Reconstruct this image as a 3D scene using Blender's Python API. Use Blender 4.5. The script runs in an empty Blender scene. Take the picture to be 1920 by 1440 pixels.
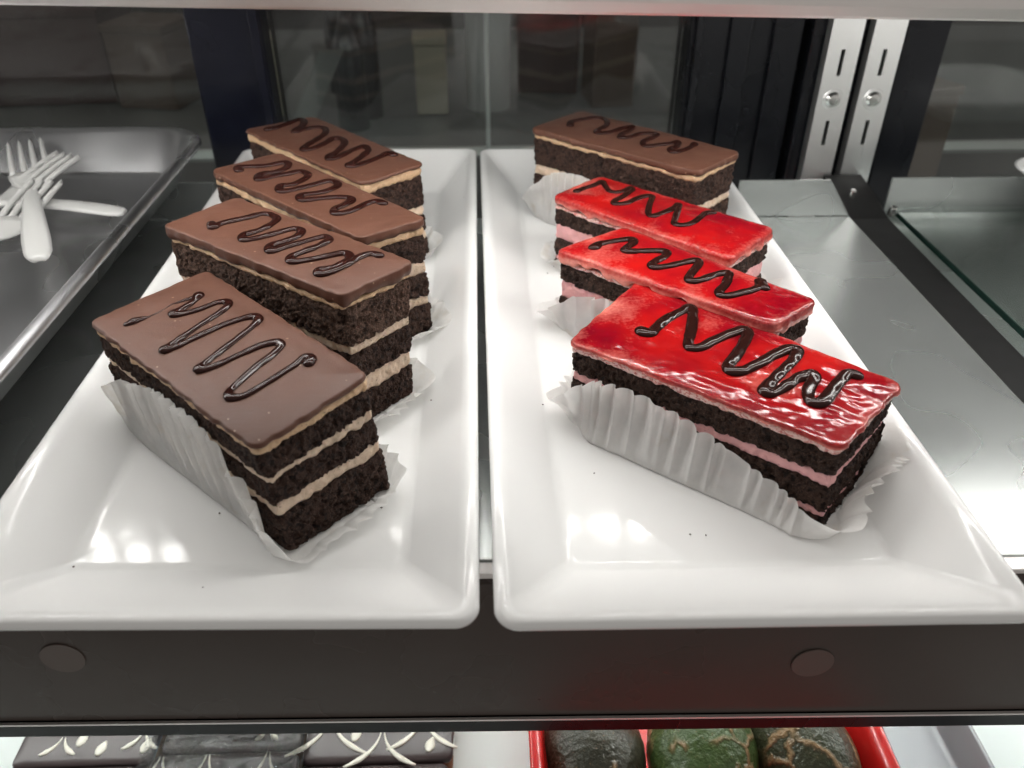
import bpy, math, random
import numpy as np
from mathutils import Matrix, Vector
R = math.radians
random.seed(7)
sc = bpy.context.scene

# ------------------------------------------------------------------ camera, world, light, exposure
cam_d = bpy.data.cameras.new("camera")
cam_d.sensor_width = 36.0
cam_d.lens = 28.5
cam_d.clip_start = 0.01
cam_d.clip_end = 50
cam_d.dof.use_dof = True
cam_d.dof.focus_distance = 0.315
cam_d.dof.aperture_fstop = 13.0
cam = bpy.data.objects.new("camera", cam_d)
sc.collection.objects.link(cam)
th, ps = R(34.9), R(2.0)
fw = Vector((math.sin(ps)*math.cos(th), math.cos(ps)*math.cos(th), -math.sin(th)))
rt = Vector((math.cos(ps), -math.sin(ps), 0))
up = rt.cross(fw)
cam.matrix_world = Matrix(((rt.x, up.x, -fw.x, 0), (rt.y, up.y, -fw.y, 0), (rt.z, up.z, -fw.z, 0.205), (0, 0, 0, 1)))
sc.camera = cam

world = bpy.data.worlds.new("World")
sc.world = world
world.use_nodes = True
wbg = world.node_tree.nodes["Background"]
wbg.inputs[0].default_value = (1.0, 0.95, 0.9, 1)
wbg.inputs[1].default_value = 0.38          # dim shop interior around the case

sc.view_settings.view_transform = 'Standard'
sc.view_settings.look = 'None'
sc.view_settings.gamma = 1.0
sc.view_settings.exposure = 0.0
LED_POWER = 94.0                            # radiance of the small diodes under the upper shelf
LED_LOWER = 300.0

# ------------------------------------------------------------------ numpy noise
_rng = np.random.RandomState(3)
_perm = _rng.permutation(256); _perm = np.concatenate([_perm, _perm, _perm])
_val = _rng.rand(256)
def vnoise(p):
    p = np.asarray(p, float)
    i = np.floor(p).astype(int); f = p - i
    f = f*f*f*(f*(f*6-15)+10)
    i &= 255
    x, y, z = i[..., 0], i[..., 1], i[..., 2]
    def h(a, b, c): return _val[_perm[_perm[_perm[(x+a) & 255]+((y+b) & 255)]+((z+c) & 255)]]
    fx, fy, fz = f[..., 0], f[..., 1], f[..., 2]
    l = lambda a, b, t: a+(b-a)*t
    return l(l(l(h(0,0,0), h(1,0,0), fx), l(h(0,1,0), h(1,1,0), fx), fy),
             l(l(h(0,0,1), h(1,0,1), fx), l(h(0,1,1), h(1,1,1), fx), fy), fz)*2-1
def fbm(p, o=3):
    r = 0; a = 1.0; t = 0
    for k in range(o):
        r = r+a*vnoise(p*(2.03**k)+17.3*k); t += a; a *= .5
    return r/t
def sst(a, b, x):
    t = np.clip((x-a)/(b-a), 0, 1); return t*t*(3-2*t)

# ------------------------------------------------------------------ object helpers
COL = sc.collection
def mesh(name, v, f, mat, parent=None, smooth=True, loc=None):
    me = bpy.data.meshes.new(name)
    v = np.asarray(v, float)
    if loc is not None: v = v-np.asarray(loc)
    me.from_pydata(v.tolist(), [], [list(map(int, q)) for q in f] if not isinstance(f, np.ndarray) else f.tolist())
    me.validate(); me.update()
    if mat: me.materials.append(mat)
    if smooth:
        me.polygons.foreach_set("use_smooth", np.ones(len(me.polygons), bool))
    o = bpy.data.objects.new(name, me)
    COL.objects.link(o)
    if parent: o.parent = parent
    return o
def empty(name, loc=(0, 0, 0)):
    o = bpy.data.objects.new(name, None); COL.objects.link(o); o.location = loc; o.empty_display_size = .02
    return o
def tag(o, label=None, cat=None, group=None, kind=None):
    if label: o['label'] = label
    if cat: o['category'] = cat
    if group: o['group'] = group
    if kind: o['kind'] = kind
    return o
class MB:
    def __init__(s): s.v = []; s.f = []
    def add(s, v, f):
        n = len(s.v); s.v += [tuple(p) for p in v]; s.f += [tuple(i+n for i in q) for q in f]
    def box(s, x0, x1, y0, y1, z0, z1):
        v = [(x, y, z) for z in (z0, z1) for y in (y0, y1) for x in (x0, x1)]
        s.add(v, [(0,2,3,1), (4,5,7,6), (0,1,5,4), (2,6,7,3), (0,4,6,2), (1,3,7,5)])
    def prism(s, poly, axis, a, b):
        # poly: list of 2-D points, extruded along axis ('x' -> poly in y,z ; 'y' -> x,z ; 'z' -> x,y)
        n = len(poly)
        def P(t, q): return {'x': (t, q[0], q[1]), 'y': (q[0], t, q[1]), 'z': (q[0], q[1], t)}[axis]
        s.add([P(a, q) for q in poly]+[P(b, q) for q in poly],
              [tuple(range(n))[::-1], tuple(range(n, 2*n))]+[(i, (i+1) % n, n+(i+1) % n, n+i) for i in range(n)])
    def cyl(s, c, axis, r, h, n=24, r2=None):
        r2 = r if r2 is None else r2
        c = Vector(c); ax = Vector(axis).normalized(); u = ax.orthogonal().normalized(); w = ax.cross(u)
        ring = lambda o, q: [tuple(o+(u*math.cos(2*math.pi*i/n)+w*math.sin(2*math.pi*i/n))*q) for i in range(n)]
        s.add(ring(c, r)+ring(c+ax*h, r2), [tuple(range(n))[::-1], tuple(range(n, 2*n))]+[(i, (i+1) % n, n+(i+1) % n, n+i) for i in range(n)])
    def build(s, name, mat, parent=None, smooth=False, bevel=0, seg=2, loc=None):
        o = mesh(name, s.v, s.f, mat, parent, smooth, loc)
        if bevel:
            b = o.modifiers.new("bevel", 'BEVEL'); b.width = bevel; b.segments = seg; b.limit_method = 'ANGLE'; b.angle_limit = R(40)
        return o
def skew(o, k, x0=0.0):
    """slight out-of-square of hand-set things: y shifts with x"""
    n = len(o.data.vertices); c = np.empty(n*3); o.data.vertices.foreach_get("co", c); c = c.reshape(-1, 3)
    c[:, 1] += k*(c[:, 0]-x0); o.data.vertices.foreach_set("co", c.ravel()); o.data.update()
def rrect(hx, hy, r, nc=8, ns=0):
    """rounded rectangle, ccw; ns extra points along each straight side"""
    pts = []
    r = max(1e-5, min(r, hx-1e-5, hy-1e-5))
    cs = [((hx-r), -(hy-r), -90), ((hx-r), (hy-r), 0), (-(hx-r), (hy-r), 90), (-(hx-r), -(hy-r), 180)]
    for k, (cx, cy, a) in enumerate(cs):
        arc = [(cx+r*math.cos(R(a+90*i/nc)), cy+r*math.sin(R(a+90*i/nc))) for i in range(nc+1)]
        pts += arc
        nx, ny, na = cs[(k+1) % 4]
        q = (nx+r*math.cos(R(na)), ny+r*math.sin(R(na)))
        for j in range(1, ns+1):
            t = j/(ns+1); pts.append((arc[-1][0]*(1-t)+q[0]*t, arc[-1][1]*(1-t)+q[1]*t))
    return np.array(pts)
def loft(rings, cap0=True, cap1=True):
    n = len(rings[0]); v = np.concatenate(rings); m = len(rings)
    i = np.arange(n); j = (i+1) % n
    f = [np.stack([k*n+i, k*n+j, (k+1)*n+j, (k+1)*n+i], 1) for k in range(m-1)]
    f = np.concatenate(f).tolist()
    if cap0: f.append(list(range(n))[::-1])
    if cap1: f.append(list(range((m-1)*n, m*n)))
    return v, f
def ring3(p2, z): return np.column_stack([p2, np.full(len(p2), z)])

# ------------------------------------------------------------------ materials
class N:
    def __init__(s, name):
        s.m = bpy.data.materials.new(name); s.m.use_nodes = True; s.t = s.m.node_tree; s.t.nodes.clear()
        s.out = s.n('ShaderNodeOutputMaterial')
    def n(s, typ, **kw):
        d = s.t.nodes.new(typ)
        for k, v in kw.items():
            if k in ('i',):
                for kk, vv in v.items(): s.inp(d, kk, vv)
            else: setattr(d, k, v)
        return d
    def inp(s, d, k, v):
        sk = d.inputs[k]
        if hasattr(v, 'links') and hasattr(v, 'is_output'): s.t.links.new(v, sk)
        elif isinstance(v, (tuple, list)) and len(v) == 3 and sk.type == 'RGBA': sk.default_value = (*v, 1)
        else: sk.default_value = v
    def coord(s, rand=True, stretch=None):
        tc = s.n('ShaderNodeTexCoord').outputs['Object']
        if rand:
            oi = s.n('ShaderNodeObjectInfo').outputs['Random']
            mul = s.n('ShaderNodeVectorMath', operation='SCALE', i={0: (1.7, 2.9, 0.8), 'Scale': oi}).outputs[0]
            tc = s.n('ShaderNodeVectorMath', operation='ADD', i={0: tc, 1: mul}).outputs[0]
        if stretch:
            tc = s.n('ShaderNodeVectorMath', operation='MULTIPLY', i={0: tc, 1: stretch}).outputs[0]
        return tc
    def noise(s, co, scale, detail=3, rough=.55, out=0):
        return s.n('ShaderNodeTexNoise', i={'Vector': co, 'Scale': scale, 'Detail': detail, 'Roughness': rough}).outputs[out]
    def ramp(s, fac, stops, interp='LINEAR'):
        r = s.n('ShaderNodeValToRGB'); r.color_ramp.interpolation = interp
        e = r.color_ramp.elements
        while len(e) < len(stops): e.new(.5)
        for k, (p, c) in enumerate(stops):
            e[k].position = p; e[k].color = (*c, 1) if isinstance(c, (tuple, list)) else (c, c, c, 1)
        s.t.links.new(fac, r.inputs[0]); return r.outputs[0]
    def mix(s, fac, a, b):
        d = s.n('ShaderNodeMix', data_type='RGBA'); s.inp(d, 0, fac); s.inp(d, 6, a); s.inp(d, 7, b); return d.outputs[2]
    def math(s, op, a, b=0.0, clamp=False):
        d = s.n('ShaderNodeMath', operation=op, use_clamp=clamp); s.inp(d, 0, a); s.inp(d, 1, b); return d.outputs[0]
    def bump(s, h, strength=.5, dist=.001):
        return s.n('ShaderNodeBump', i={'Height': h, 'Strength': strength, 'Distance': dist}).outputs[0]
    def pbsdf(s, **kw):
        return s.n('ShaderNodeBsdfPrincipled', i={k.replace('_', ' '): v for k, v in kw.items()})
    def end(s, sh):
        s.t.links.new(sh.outputs[0] if hasattr(sh, 'outputs') else sh, s.out.inputs[0]); return s.m
M = {}
def plain(name, col, rough=.5, metal=0.0, **kw):
    n = N(name); M[name] = n.end(n.pbsdf(Base_Color=col, Roughness=rough, Metallic=metal, **kw)); return M[name]

def mk_sponge(name, c0, c1):
    n = N(name); co = n.coord()
    big = n.noise(co, 160, 4); fine = n.noise(co, 1300, 4, .7)
    vo = n.n('ShaderNodeTexVoronoi', i={'Vector': co, 'Scale': 620.0, 'Randomness': 1.0}).outputs['Distance']
    col = n.mix(n.ramp(fine, [(.36, 0.), (.66, 1.)]), c0, c1)
    col = n.mix(n.ramp(big, [(.35, 0.), (.75, .5)]), col, tuple(x*1.6 for x in c1))
    col = n.mix(n.ramp(n.noise(co, 2100, 2, .6), [(.60, 0.), (.68, .7)]), col, tuple(x*3.0 for x in c1))
    col = n.mix(n.ramp(n.noise(co, 520, 2, .5), [(.36, .85), (.46, 0.)]), col, tuple(x*.6 for x in c0))
    h = n.math('ADD', n.math('MULTIPLY', fine, 1.5), n.math('MULTIPLY', vo, .7))
    M[name] = n.end(n.pbsdf(Base_Color=col, Roughness=n.ramp(fine, [(.3, .62), (.8, .9)]), Normal=n.bump(h, 1.0, .0013), Specular_IOR_Level=.22))
mk_sponge('dark sponge', (.010, .005, .004), (.068, .037, .027))
mk_sponge('brown sponge', (.032, .017, .013), (.135, .080, .058))

def mk_cream(name, c, crumb, amount):
    n = N(name); co = n.coord(stretch=(1, 1, 1.6))
    sp = n.noise(co, 900, 3, .6); big = n.noise(co, 200, 3)
    th_ = n.math('ADD', sp, n.math('MULTIPLY', big, .35))
    k = n.ramp(th_, [(.80-amount, 0.), (.88-amount, 1.)])
    cream_tone = n.mix(big, tuple(x*.86 for x in c), tuple(min(1, x*1.1) for x in c))  # the cream's own tone, varied by noise
    col = n.mix(n.math('MULTIPLY', k, .8), cream_tone, crumb)
    M[name] = n.end(n.pbsdf(Base_Color=col, Roughness=.55, Normal=n.bump(n.math('ADD', sp, big), .5, .0008),
                            Subsurface_Weight=.15, Subsurface_Radius=(.004, .002, .001), Subsurface_Scale=.3))
mk_cream('mocha cream', (.60, .46, .345), (.06, .035, .025), -.02)
mk_cream('caramel cream', (.52, .35, .21), (.09, .045, .025), .0)
mk_cream('pink cream', (.70, .36, .36), (.08, .035, .03), -.05)
mk_cream('pale cream', (.72, .52, .48), (.42, .07, .06), .14)

def mk_choc():
    n = N('chocolate glaze'); co = n.coord()
    big = n.noise(co, 60, 3); fine = n.noise(co, 2600, 2)
    vo = n.n('ShaderNodeTexVoronoi', i={'Vector': co, 'Scale': 330.0})
    sp = n.math('MULTIPLY', n.ramp(vo.outputs['Distance'], [(.10, 1.), (.15, 0.)]), n.ramp(n.math('FRACT', n.math('MULTIPLY', vo.outputs['Color'], 7.3)), [(.80, 0.), (.84, 1.)]))
    col = n.mix(big, (.078, .034, .022), (.106, .047, .031))
    col = n.mix(n.math('MULTIPLY', sp, .55), col, (.5, .36, .26))
    M['chocolate glaze'] = n.end(n.pbsdf(Base_Color=col, Roughness=n.ramp(big, [(.3, .34), (.7, .44)]), Specular_IOR_Level=.22,
                                 Normal=n.bump(n.math('ADD', n.math('ADD', fine, n.math('MULTIPLY', n.noise(n.coord(stretch=(.35, 1.2, 1)), 150, 3), 2.2)), n.math('MULTIPLY', big, 3.)), .16, .0008)))
mk_choc()
def mk_red():
    n = N('red jelly glaze'); co = n.coord()
    big = n.noise(co, 28, 3); st = n.noise(n.coord(stretch=(.6, 1.5, 1)), 120, 1, .4); fine = n.noise(co, 700, 2)
    at = n.n('ShaderNodeAttribute', attribute_name='thin').outputs['Fac']
    col = n.mix(n.ramp(big, [(.32, 0.), (.68, 1.)]), (.15, .001, .007), (.37, .007, .006))
    pat = n.ramp(n.noise(co, 38, 2), [(.50, 0.), (.72, .42)])
    at = n.math('ADD', at, pat)
    thin = n.math('ADD', at, n.math('MULTIPLY', n.math('SUBTRACT', fine, .5), .5), True)
    col = n.mix(n.ramp(thin, [(.10, 0.), (.40, .22), (1.0, 1.)]), col, (.82, .30, .24))
    h = n.math('ADD', n.math('MULTIPLY', st, 1.2), n.math('MULTIPLY', big, 1.0))
    M['red jelly glaze'] = n.end(n.pbsdf(Base_Color=col, Roughness=.12, Specular_IOR_Level=.27,
                                 Subsurface_Weight=.12, Subsurface_Radius=(.006, .001, .001), Subsurface_Scale=.4,
                                 Normal=n.bump(h, .10, .0022)))
mk_red()
plain('chocolate syrup', (.019, .0055, .0042), .12, Specular_IOR_Level=.17)
def mk_ceramic():
    n = N('white ceramic'); co = n.coord()
    b = n.noise(co, 14, 2); d = n.noise(co, 60, 2)
    sp = n.n('ShaderNodeTexVoronoi', i={'Vector': co, 'Scale': 55.0})
    k = n.math('MULTIPLY', n.ramp(sp.outputs['Distance'], [(.016, 1.), (.026, 0.)]), n.ramp(n.math('FRACT', n.math('MULTIPLY', sp.outputs['Color'], 5.1)), [(.9, 0.), (.91, 1.)]))
    col = n.mix(b, (.76, .765, .76), (.80, .80, .79))
    col = n.mix(n.math('MULTIPLY', k, .8), col, (.05, .03, .02))
    M['white ceramic'] = n.end(n.pbsdf(Base_Color=col, Roughness=n.ramp(d, [(.3, .08), (.8, .14)]), Specular_IOR_Level=.24, Normal=n.bump(n.math('ADD', b, n.math('MULTIPLY', d, .10)), .04, .004)))
mk_ceramic()
def mk_paper():
    n = N('baking paper'); co = n.coord()
    f = n.noise(co, 500, 4, .6); g = n.noise(co, 90, 3)
    stain = n.ramp(g, [(.60, 0.), (.74, 1.)])
    col = n.mix(n.math('MULTIPLY', stain, .35), (.94, .935, .92), (.86, .76, .60))
    p = n.pbsdf(Base_Color=col, Roughness=.5, Normal=n.bump(n.math('ADD', f, g), .35, .0008), Specular_IOR_Level=.35)
    tl = n.n('ShaderNodeBsdfTranslucent', i={'Color': col})
    tr = n.n('ShaderNodeBsdfTransparent', i={'Color': (.95, .93, .9)})
    a = n.n('ShaderNodeMixShader', i={0: .42}); n.t.links.new(p.outputs[0], a.inputs[1]); n.t.links.new(tl.outputs[0], a.inputs[2])
    b = n.n('ShaderNodeMixShader', i={0: n.ramp(g, [(.3, .08), (.75, .24)])}); n.t.links.new(a.outputs[0], b.inputs[1]); n.t.links.new(tr.outputs[0], b.inputs[2])
    M['baking paper'] = n.end(b)
mk_paper()
def mk_steel(name, col, rough, stretch, sc_=220, smear=.10, metal=1.0):
    n = N(name); co = n.coord(rand=False, stretch=stretch); c2 = n.coord(rand=False)
    br = n.noise(co, sc_, 3, .6); sm = n.noise(c2, 11, 2, .5); sp = n.noise(c2, 160, 2)
    rg = n.math('ADD', rough, n.math('MULTIPLY', n.math('SUBTRACT', sm, .5), smear*1.6), True)
    cc = n.mix(sm, tuple(x*.86 for x in col), col)
    M[name] = n.end(n.pbsdf(Base_Color=cc, Metallic=metal, Roughness=n.math('MAXIMUM', rg, .05)))
mk_steel('brushed steel', (.50, .525, .515), .27, (.12, 1, 1), 400, .12, .78)
mk_steel('pan aluminium', (.60, .60, .61), .30, (1, .06, 1), 220, .22, 1.0)
mk_steel('rail steel', (.86, .86, .85), .42, (1, 1, .05))
mk_steel('satin aluminium', (.86, .83, .81), .50, (.05, 1, 1))
plain('screw steel', (.70, .70, .68), .22, 1.0)
def mk_black(name, col, rough):
    n = N(name); c = n.coord(rand=False); s1 = n.noise(c, 9, 4, .6); s2 = n.noise(c, 300, 2)
    M[name] = n.end(n.pbsdf(Base_Color=n.mix(s1, tuple(x*.8 for x in col), tuple(x*1.25 for x in col)), Roughness=n.ramp(s1, [(.3, rough*.8), (.75, rough*1.4)]), Specular_IOR_Level=.3, Normal=n.bump(s2, .05, .0003)))
mk_black('black anodised', (.004, .0045, .006), .25)
mk_black('bracket black', (.003, .003, .003), .6)
mk_black('dark panel', (.03, .03, .03), .5)
mk_black('black paint', (.003, .0035, .008), .22)
mk_black('smoked plastic', (.060, .047, .041), .27)
mk_black('blackish rubber', (.012, .012, .012), .6)
plain('slot hollow', (.006, .006, .007), .8)
plain('brown plug plastic', (.095, .070, .060), .40)
def mk_glass(name, tint, refl_rough=.02, veil=1.6, refl_haze=.0):
    n = N(name)
    tr = n.n('ShaderNodeBsdfTransparent', i={'Color': tint})
    gl = n.n('ShaderNodeBsdfGlossy', i={'Color': (1, 1, 1), 'Roughness': refl_rough})
    fr = n.n('ShaderNodeFresnel', i={'IOR': 1.5})
    f2 = n.math('MULTIPLY', fr.outputs[0], veil, True)
    a = n.n('ShaderNodeMixShader', i={0: f2}); n.t.links.new(tr.outputs[0], a.inputs[1]); n.t.links.new(gl.outputs[0], a.inputs[2])
    co = n.coord(rand=False, stretch=(1, 1, .10)); st = n.noise(co, 26, 3, .55); c3 = n.noise(n.coord(rand=False), 9, 2)
    df = n.n('ShaderNodeBsdfDiffuse', i={'Color': (.8, .82, .82)})  # pale streaks mixed into the glass colour for its hazy reflections
    k = n.math('MULTIPLY', n.ramp(st, [(.35, .25), (.72, 1.)]), n.ramp(c3, [(.3, refl_haze*.4), (.7, refl_haze)]))
    b = n.n('ShaderNodeMixShader', i={0: k}); n.t.links.new(a.outputs[0], b.inputs[1]); n.t.links.new(df.outputs[0], b.inputs[2])
    M[name] = n.end(b)
mk_glass('door glass', (.80, .83, .82), .05, .95, .020)
mk_glass('shelf glass', (.86, .90, .88), .22, .9)
plain('green glass edge', (.008, .026, .020), .15, Coat_Weight=.4)
plain('white fork plastic', (.44, .44, .43), .3, Subsurface_Weight=.3, Subsurface_Radius=(.004, .004, .004), Subsurface_Scale=.5)
def emit(name, col, s):
    n = N(name); M[name] = n.end(n.n('ShaderNodeEmission', i={'Color': col, 'Strength': s}))
emit('diode light', (1.0, .985, .95), LED_POWER)
emit('lower diode light', (.96, 1.0, .97), LED_LOWER)

# ================================================================== THE DISPLAY CASE
K = -0.022      # the case fittings run a touch off square to the lens
# --- middle steel shelf: deck with a turned-up back lip, front edge strip
shelf = empty('steel_shelf', (-.18, .33, -.004))
tag(shelf, 'brushed steel shelf with turned-up back lip under both white platters', 'shelf')
def part(mb, name, mat, parent, k=0.0, **kw):
    o = mb.build(name, mat, parent, loc=parent.location, **kw)
    if k: skew(o, k, -parent.location.x)
    return o
b = MB(); b.box(-.75, .2285, .190, .4755, -.0025, 0.0); part(b, 'deck', M['brushed steel'], shelf, K, bevel=.0006)
b = MB(); b.prism([(-.75, .0003), (-.75, .0235), (-.1640, .0235), (-.1640, .0003)], 'y', .4758, .4772); part(b, 'back_lip', M['brushed steel'], shelf, K)
b = MB(); b.prism([(.1560, .0003), (.1560, .0235), (.2120, .0235), (.2285, .0003)], 'y', .4758, .4772); part(b, 'back_lip', M['brushed steel'], shelf, K)
b = MB(); b.prism([(.184, -.0025), (.184, -.0002), (.1897, -.0002), (.1897, -.0025)], 'x', -.75, .2285); part(b, 'front_edge', M['satin aluminium'], shelf, K, bevel=.0005)
# --- dark front rail below the shelf
rail = empty('front_rail', (0, .19, -.086))
tag(rail, 'dark glossy front rail across the case under the platters with two brown plugs', 'front rail')
b = MB(); b.prism([(.1855, -.0030), (.1835, -.0045), (.1835, -.0788), (.1848, -.0800), (.1990, -.0800), (.1990, -.0030)], 'x', -.75, .75); part(b, 'fascia', M['smoked plastic'], rail, K)
b = MB(); b.prism([(.1826, -.0803), (.1822, -.0810), (.1822, -.0874), (.1832, -.0880), (.1990, -.0880), (.1990, -.0803)], 'x', -.75, .75); part(b, 'lower_strip', M['black anodised'], rail, K)
b = MB(); b.box(-.75, .75, .1818, .1829, -.0800, -.0790); part(b, 'seam_trim', M['satin aluminium'], rail, K)
for px, pz in ((-.1537, -.0405), (.1162, -.0480)):
    y = .1833+K*px
    b = MB(); b.cyl((px, y, pz), (0, -1, 0), .0078, .0004, 40, .0077)
    part(b, 'plug', M['brown plug plastic'], rail, smooth=False)

# --- upper shelf: light metal nosing in front, panel, strip of small lamps below
ush = empty('upper_shelf', (0, .30, .16))
tag(ush, 'pale satin metal front edge of the upper shelf across the top', 'shelf')
nose = [(.2700, .1560), (.2690, .1568), (.2672, .1600), (.2668, .1650), (.2672, .1668), (.2682, .1676), (.2672, .1690), (.2668, .1850), (.2680, .1880), (.2760, .1880), (.2760, .1562), (.2725, .1556)]
b = MB(); b.prism(nose, 'x', -.75, .75); o = part(b, 'front_edge', M['satin aluminium'], ush)
b = MB(); b.box(-.75, .75, .2763, .515, .1700, .1730); o2 = part(b, 'panel', M['dark panel'], ush)
b = MB(); b.box(-.62, .62, .342, .358, .1650, .1698); o3 = part(b, 'lamp_strip', M['satin aluminium'], ush)
b = MB()
for i in range(62):
    x = -.61+i*.02
    b.box(x-.0060, x+.0060, .3482, .3518, .1636, .1648)
o4 = part(b, 'diode', M['diode light'], ush); o4['kind'] = 'stuff'
b = MB(); b.box(-.62, .62, .2800, .2880, .1650, .1698); o5 = part(b, 'lamp_strip', M['satin aluminium'], ush)  # front strip with its diodes, unseen, added to lift light on the near cakes
b = MB()
for i in range(62):
    x = -.605+i*.02
    b.box(x-.0068, x+.0068, .2820, .2860, .1636, .1648)
o6 = part(b, 'diode', M['diode light'], ush); o6['kind'] = 'stuff'
for q in (o, o2, o3, o4, o5, o6):
    n = len(q.data.vertices); c = np.empty(n*3); q.data.vertices.foreach_get('co', c); c = c.reshape(-1, 3)
    c[:, 2] += -.0215*c[:, 0]; q.data.vertices.foreach_set('co', c.ravel()); q.data.update()

# --- slotted shelf rails at the back, screws, black posts behind them
def slotted_rail(xc, label):
    t = empty('slotted_rail', (xc, .53, -.12)); tag(t, label, 'shelf rail', 'slotted shelf rails at the back of the case')
    hw = .0101; z0, z1 = -.20, .30; d0, d1 = .5300, .5325; sw = .0013
    # face built round its slots
    zs = [.0780+.0445*k for k in range(-5, 6)]; sl = .0160
    mb = MB()
    mb.box(xc-hw, xc-sw, d0, d1, z0, z1); mb.box(xc+sw, xc+hw, d0, d1, z0, z1)
    edges = [z0]+[e for z in zs for e in (z-sl/2, z+sl/2)]+[z1]
    for k in range(0, len(edges), 2): mb.box(xc-sw, xc+sw, d0+.00005, d1, edges[k], edges[k+1])
    mb.box(xc-hw, xc-hw+.0012, d1, .5385, z0, z1); mb.box(xc+hw-.0012, xc+hw, d1, .5385, z0, z1)
    part(mb, 'channel', M['rail steel'], t)
    h = MB(); h.box(xc-hw+.0015, xc+hw-.0015, .5370, .5380, z0, z1); part(h, 'hollow', M['slot hollow'], t)
    for zc in (.0553, .0553-.134):
        s = MB(); s.cyl((xc, .5299, zc), (0, -1, 0), .0068, .0006, 32, .0060); w = part(s, 'washer', M['rail steel'], t)
        s = MB(); s.cyl((xc, .5293, zc), (0, -1, 0), .0050, .0016, 28, .0034)
        s.cyl((xc, .52772, zc), (0, -1, 0), .0034, .0003, 20, .0016)
        part(s, 'screw', M['screw steel'], t)
slotted_rail(.2270, 'slotted steel rail with screw, the one nearer the cakes')
slotted_rail(.2537, 'slotted steel rail with screw, the one nearer the empty right shelf')
def post(x0, x1, y0, y1, label, mat, ribs=()):
    t = empty('door_post', ((x0+x1)/2, y0, -.3)); tag(t, label, 'post', 'black posts of the rear doors')
    b = MB(); b.box(x0, x1, y0, y1, -.3, .45); part(b, 'upright', mat, t, bevel=.0015)
    for r0, r1 in ribs:
        b = MB(); b.box(r0, r1, y0-.004, y0-.0004, -.3, .45); part(b, 'flange', mat, t, bevel=.001)
post(-.1850, -.1380, .549, .585, 'navy black door post behind the chocolate cakes', M['black paint'], ((-.1450, -.1385),))
post(.1330, .2060, .549, .585, 'wide black door post behind the far chocolate cake', M['black anodised'], ((.136, .141), (.158, .172), (.186, .205)))
post(.2095, .2960, .541, .575, 'black post carrying the slotted rails', M['black anodised'], ((.2680, .2955),))
# --- rear sliding panes
for x0, x1, lab in ((-.75, -.186, 'rear glass pane behind the tray of forks'), (-.1375, .1325, 'rear glass pane between the two black posts'), (.2965, .75, 'rear glass pane behind the empty right shelf')):
    b = MB(); b.box(x0, x1, .566, .570, -.3, .45); t = empty('rear_door', ((x0+x1)/2, .568, -.3)); part(b, 'glass_pane', M['door glass'], t); tag(t, lab, 'glass door', 'rear glass doors')
    b = MB(); b.box(x0, x1, .562, .574, -.325, -.3005); part(b, 'bottom_frame', M['black anodised'], t)

# --- bracket arm with bolts, right-hand glass shelf
br = empty('shelf_bracket', (.2445, .4, -.02)); tag(br, 'black shelf bracket arm with bright bolts between steel shelf and glass shelf', 'bracket')
b = MB(); b.prism([(.528, .0060), (.500, .0020), (.475, -.0040), (.19, -.0090), (.19, -.0200), (.528, -.0420)], 'x', .2310, .2572); part(b, 'arm', M['bracket black'], br, bevel=.0012)
for bx, by, bz, r in ((.2560, .4720, .0060, .0030), (.2400, .4980, .0070, .0024)):
    b = MB(); b.cyl((bx, by, bz-.006), (0, -.2, 1), r, .006, 20, r*.8); part(b, 'bolt', M['screw steel'], br, smooth=False, bevel=.0006)
gs = empty('glass_shelf', (.45, .36, 0)); tag(gs, 'empty right hand shelf of green edged glass over steel', 'shelf')
b = MB(); b.box(.2570, .75, .20, .4950, -.0120, -.0100); part(b, 'deck', M['brushed steel'], gs, K)
b = MB(); b.box(.2620, .75, .20, .4900, -.0040, .0000); part(b, 'glass_sheet', M['shelf glass'], gs, K)
b = MB(); b.box(.2610, .2618, .20, .4900, -.0030, .0001); part(b, 'glass_edge', M['green glass edge'], gs, K)
b = MB(); b.box(.2600, .75, .4955, .4970, -.0120, .0170); part(b, 'back_lip', M['brushed steel'], gs, K)

# --- the dark shop behind the rear panes
def struct(name, mb, mat): o = mb.build(name, mat); o['kind'] = 'structure'; return o
plain('shop wall', (.030, .024, .021), .7); plain('shop floor', (.02, .018, .017), .5)
plain('counter grey', (.17, .17, .165), .25); plain('carton cream', (.34, .30, .23), .6); plain('carton brown', (.08, .045, .028), .7)
plain('carton red brown', (.06, .024, .020), .6); plain('towel white', (.32, .315, .31), .8); plain('bottle dark', (.02, .02, .024), .2)
plain('bag grey', (.17, .16, .15), .35)
b = MB(); b.box(-2.5, 2.5, 2.2, 2.3, -1.2, 1.6); struct('wall', b, M['shop wall'])
b = MB(); b.box(-2.5, 2.5, -.9, 2.2, -1.25, -1.2); struct('floor', b, M['shop floor'])
cn = empty('back_counter', (0, .9, -.3)); tag(cn, 'dim grey back counter seen through the rear panes', 'counter')
b = MB(); b.box(-1.2, 1.2, .78, 1.35, -.070, -.062); part(b, 'worktop', M['counter grey'], cn, bevel=.002)
b = MB(); b.box(-1.2, 1.2, .80, 1.33, -1.19, -.0705); part(b, 'cabinet', M['shop wall'], cn)
def carton(x0, x1, y0, y1, z0, z1, mat, label, rot=0, name='carton'):
    t = empty(name, ((x0+x1)/2, (y0+y1)/2, z0)); tag(t, label, 'box' if name == 'carton' else name.replace('_', ' '))
    b = MB(); b.box(x0, x1, y0, y1, z0, z1); part(b, 'box_body', mat, t, bevel=.002)
    b = MB(); b.box(x0-.001, x1+.001, y0-.001, y1+.001, z1+.0004, z1+.008); part(b, 'lid', mat, t, bevel=.001)
    t.rotation_euler[2] = R(rot); return t
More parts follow.
